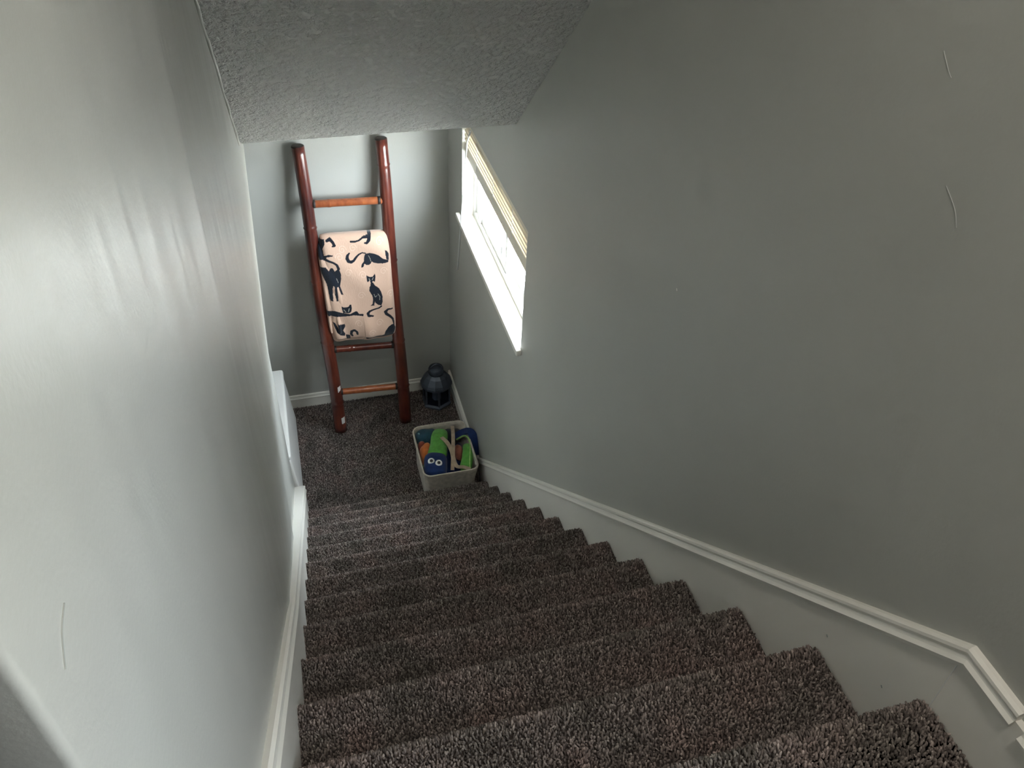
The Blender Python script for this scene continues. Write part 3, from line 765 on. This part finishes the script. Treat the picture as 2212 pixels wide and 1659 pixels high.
def ribbon(name, pts, w, th, mat, parent=None, up=(0, 0, 1)):
    pts = [Vector(p) for p in pts]
    # smooth (Catmull-Rom)
    q = []
    for i in range(len(pts) - 1):
        a, b_, c, d = pts[max(i - 1, 0)], pts[i], pts[i + 1], pts[min(i + 2, len(pts) - 1)]
        for s in range(6):
            t = s / 6
            q.append(0.5 * ((2 * b_) + (-a + c) * t + (2 * a - 5 * b_ + 4 * c - d) * t * t + (-a + 3 * b_ - 3 * c + d) * t ** 3))
    q.append(pts[-1])
    fr = []
    for i, p in enumerate(q):
        t = (q[min(i + 1, len(q) - 1)] - q[max(i - 1, 0)]).normalized()
        s = t.cross(Vector(up)).normalized(); nrm = s.cross(t)
        fr.append((p, s, nrm))
    return sweep(name, fr, [(-w / 2, -th / 2), (w / 2, -th / 2), (w / 2, th / 2), (-w / 2, th / 2)], mat, parent)
h1 = ribbon('handle', [(0.745, 3.585, 0.22), (0.738, 3.54, 0.262), (0.725, 3.46, 0.268), (0.708, 3.38, 0.262), (0.69, 3.30, 0.25), (0.672, 3.23, 0.215)], 0.022, 0.004, M_STRAP)
h2 = ribbon('handle', [(0.655, 3.465, 0.262), (0.678, 3.41, 0.266), (0.69, 3.345, 0.262), (0.69, 3.285, 0.252), (0.696, 3.225, 0.248), (0.732, 3.203, 0.254), (0.768, 3.182, 0.25)], 0.024, 0.004, M_STRAP)
h3 = ribbon('side_strap', [(0.826, 3.30, 0.24), (0.831, 3.25, 0.20), (0.832, 3.2, 0.12), (0.83, 3.185, 0.02)], 0.03, 0.006, M_BLACK, up=(1, 0, 0.2))
keep([p_body, p_rim, h1, h2, h3], bk)

def loft(name, spine, mat, parent=None, n=20, flat=0.5):
    """soft closed body: spine of (x, y, z, half width)"""
    P = [Vector(s[:3]) for s in spine]; W = [s[3] for s in spine]
    m = 28; pts, ws = [], []
    for i in range(m + 1):
        t = i / m * (len(P) - 1); k = min(int(t), len(P) - 2); f = t - k; f2 = f * f * (3 - 2 * f)
        pts.append(P[k].lerp(P[k + 1], f)); ws.append(W[k] + (W[k + 1] - W[k]) * f2)
    V, F = [], []
    for i, p in enumerate(pts):
        t = (pts[min(i + 1, m)] - pts[max(i - 1, 0)]).normalized(); s = t.cross(Vector((0, 0, 1))).normalized(); u = s.cross(t)
        e = (1 - abs(2 * i / m - 1) ** 10) ** 0.5 if 0 < i < m else 0.12
        for j in range(n):
            th = 2 * math.pi * j / n; cx, cz = math.cos(th), math.sin(th)
            V.append(p + s * (abs(cx) ** 0.75 * math.copysign(1, cx) * ws[i] * e) + u * (cz * ws[i] * flat * e))
    for i in range(m):
        for j in range(n):
            k = (j + 1) % n; F.append([i * n + j, i * n + k, i * n + n + k, i * n + n + j])
    F += [list(range(n))[::-1], list(range(m * n, m * n + n))]
    return from_data(name, V, F, mat, parent, True)
def puff(name, outline, z0, h, mat, parent=None, wob=0.004):
    """soft cushion over a plan outline"""
    pts = [Vector((x, y, 0)) for x, y in outline]
    for _ in range(2):
        q = []
        for i in range(len(pts)):
            a, b_ = pts[i], pts[(i + 1) % len(pts)]; q += [a.lerp(b_, 0.25), a.lerp(b_, 0.75)]
        pts = q
    c = sum(pts, Vector()) / len(pts); n = len(pts)
    V, F = [], []
    rings = [(0.92, -0.25 * h), (1.0, 0.1 * h), (0.95, 0.45 * h), (0.82, 0.72 * h), (0.6, 0.9 * h), (0.3, 1.0 * h)]
    for s, z in rings:
        for p in pts:
            d = c + (p - c) * s; V.append((d.x, d.y, z0 + z + wob * math.sin(d.x * 90 + d.y * 60)))
    for i in range(len(rings) - 1):
        for j in range(n):
            k = (j + 1) % n; F.append([i * n + j, i * n + k, i * n + n + k, i * n + n + j])
    F += [list(range(n))[::-1], list(range((len(rings) - 1) * n, len(rings) * n))]
    return from_data(name, V, F, mat, parent, True)
# dark cloth filling the bottom of the basket
o = puff('toy_blanket', [(x, y) for x, y in rrect(BX, BY, 0.142, 0.19, 0.045)], 0.06, 0.11, M_NAVY); tag(o, 'dark navy cloth filling the bottom of the canvas basket', 'cloth')
# plush with googly eyes
pls = empty('plush_toy', (0.61, 3.36, 0.2))
tag(pls, 'green knitted plush with navy head and two googly eyes', 'toy')
g1 = loft('body', [(0.672, 3.572, 0.218, 0.046), (0.650, 3.505, 0.230, 0.052), (0.632, 3.445, 0.232, 0.050), (0.618, 3.39, 0.232, 0.056), (0.600, 3.34, 0.229, 0.064)], M_GREEN, flat=0.55)
g2 = loft('head', [(0.603, 3.365, 0.229, 0.062), (0.588, 3.315, 0.231, 0.068), (0.577, 3.26, 0.229, 0.068), (0.571, 3.215, 0.223, 0.062), (0.568, 3.198, 0.219, 0.05)], M_NAVY, flat=0.5)
e_ = []
for ex, ey in ((0.557, 3.282), (0.597, 3.258)):
    w = lathe('eye', [(0.0195, -0.01), (0.0205, 0.003), (0.0165, 0.007), (0.009, 0.009)], M_WHITE, None, 18, 0, True); w.location = (ex, ey, 0.262); w.rotation_euler = (0.55, -0.1, 0)
    lathe('pupil', [(0.0095, 0.0), (0.0095, 0.002), (0.006, 0.0035)], M_BLACK, w, 14, 0, True).location = (0.001, 0.001, 0.0078)
    e_.append(w)
p_ed = ribbon('edging', [(0.630, 3.355, 0.243), (0.636, 3.30, 0.240), (0.632, 3.25, 0.236)], 0.005, 0.006, M_LIME)
p_ed2 = ribbon('edging', [(0.545, 3.36, 0.232), (0.527, 3.31, 0.232), (0.512, 3.28, 0.228)], 0.007, 0.008, M_LIME)
keep([g1, g2, p_ed, p_ed2] + e_, pls)
o = puff('plush_ball', [(0.516, 3.45), (0.549, 3.488), (0.588, 3.489), (0.59, 3.44), (0.575, 3.39), (0.552, 3.35), (0.522, 3.31), (0.513, 3.345), (0.51, 3.412)], 0.185, 0.055, M_ORANGE); tag(o, 'orange plush ball against the left side of the canvas basket', 'toy')
o = puff('toy_cushion', [(0.515, 3.512), (0.56, 3.506), (0.56, 3.47), (0.52, 3.455), (0.512, 3.47)], 0.18, 0.045, M_RED); tag(o, 'small dull red cushion between the orange ball and the teal cloth', 'toy')
tc = puff('folded_cloth', [(0.506, 3.59), (0.559, 3.596), (0.64, 3.592), (0.645, 3.545), (0.60, 3.495), (0.548, 3.49), (0.508, 3.505)], 0.195, 0.055, M_TEAL); tag(tc, 'dark teal folded cloth in the far left corner of the basket', 'cloth')
lathe('button', [(0.007, 0.0), (0.007, 0.003)], new_mat('pale_teal_button', (0.15, 0.3, 0.34), 0.4)[0], tc, 12, 0, True).location = (0.53, 3.54, 0.246)
o = puff('salmon_plush', [(0.722, 3.44), (0.775, 3.43), (0.762, 3.33), (0.712, 3.335)], 0.18, 0.05, M_PINK); tag(o, 'salmon pink plush between the canvas straps and the green knitted piece', 'toy')
o = loft('knitted_cuff', [(0.800, 3.428, 0.212, 0.026), (0.797, 3.37, 0.222, 0.031), (0.778, 3.30, 0.222, 0.034), (0.755, 3.24, 0.216, 0.036), (0.747, 3.20, 0.210, 0.03)], M_GREEN, flat=0.45)
tag(o, 'green knitted tube along the right side of the basket', 'toy')
o = puff('folded_sheet', [(0.66, 3.594), (0.79, 3.585), (0.80, 3.53), (0.75, 3.48), (0.68, 3.49)], 0.175, 0.05, cloth_mat('dark_slate_cloth', (0.03, 0.036, 0.05), scale=300)); tag(o, 'dark slate folded sheet at the far end of the basket', 'cloth')
# navy towel hung over the basket's right rim
tw = empty('navy_towel', (0.8, 3.46, 0.2)); tag(tw, 'navy towel with pale green binding over the right rim of the basket', 'towel')
t1 = ribbon('cloth', [(0.738, 3.475, 0.232), (0.78, 3.485, 0.25), (0.815, 3.478, 0.268), (0.836, 3.46, 0.268), (0.845, 3.43, 0.25), (0.846, 3.40, 0.20), (0.845, 3.385, 0.15)], 0.05, 0.012, M_NAVY)
t2 = ribbon('binding', [(0.742, 3.447, 0.24), (0.78, 3.453, 0.255), (0.80, 3.445, 0.26), (0.812, 3.42, 0.255), (0.812, 3.38, 0.246), (0.800, 3.33, 0.24), (0.785, 3.27, 0.236), (0.772, 3.21, 0.232)], 0.007, 0.008, M_LIME)
keep([t1, t2], tw)

# ------------------------------------------------------------------ small marks on the walls
M_SCUFF = new_mat('grey_scuff', (0.33, 0.345, 0.325), 0.45)[0]
M_SCRATCH = new_mat('pale_scratch', (0.47, 0.48, 0.455), 0.5)[0]
def mark(name, parent, pts, w, mat):
    """thin flat smear lying on the wall: pts are (x, y, z) on the surface"""
    return ribbon(name, pts, w, 0.0008, mat, parent, up=(1, 0, 0))
mark('scuff', wl, [(XL + 0.0004, 0.306, CAMZ - 0.385), (XL + 0.0004, 0.290, CAMZ - 0.388), (XL + 0.0004, 0.275, CAMZ - 0.400)], 0.0010, M_SCUFF)
wr_ = bpy.data.objects['wall_right']
mark('scratch', wr_, [(XR - 0.0003, 0.925, 3.37), (XR - 0.0003, 0.905, 3.352), (XR - 0.0003, 0.895, 3.345)], 0.0009, M_SCRATCH)
mark('scratch', wr_, [(XR - 0.0003, 0.83, 3.22), (XR - 0.0003, 0.80, 3.20), (XR - 0.0003, 0.785, 3.18)], 0.0009, M_SCRATCH)
mark('nail_hole', wr_, [(XR - 0.0003, 1.482, 2.62), (XR - 0.0003, 1.478, 2.615)], 0.004, M_TRIM)
for y_, z_ in ((0.52, 2.44), (0.505, 2.37), (0.66, 2.38), (0.43, 2.66)):
    mark('speck', tr, [(XR - 0.0115, y_, z_), (XR - 0.0115, y_ - 0.004, z_ - 0.003)], 0.0025, M_SCUFF)
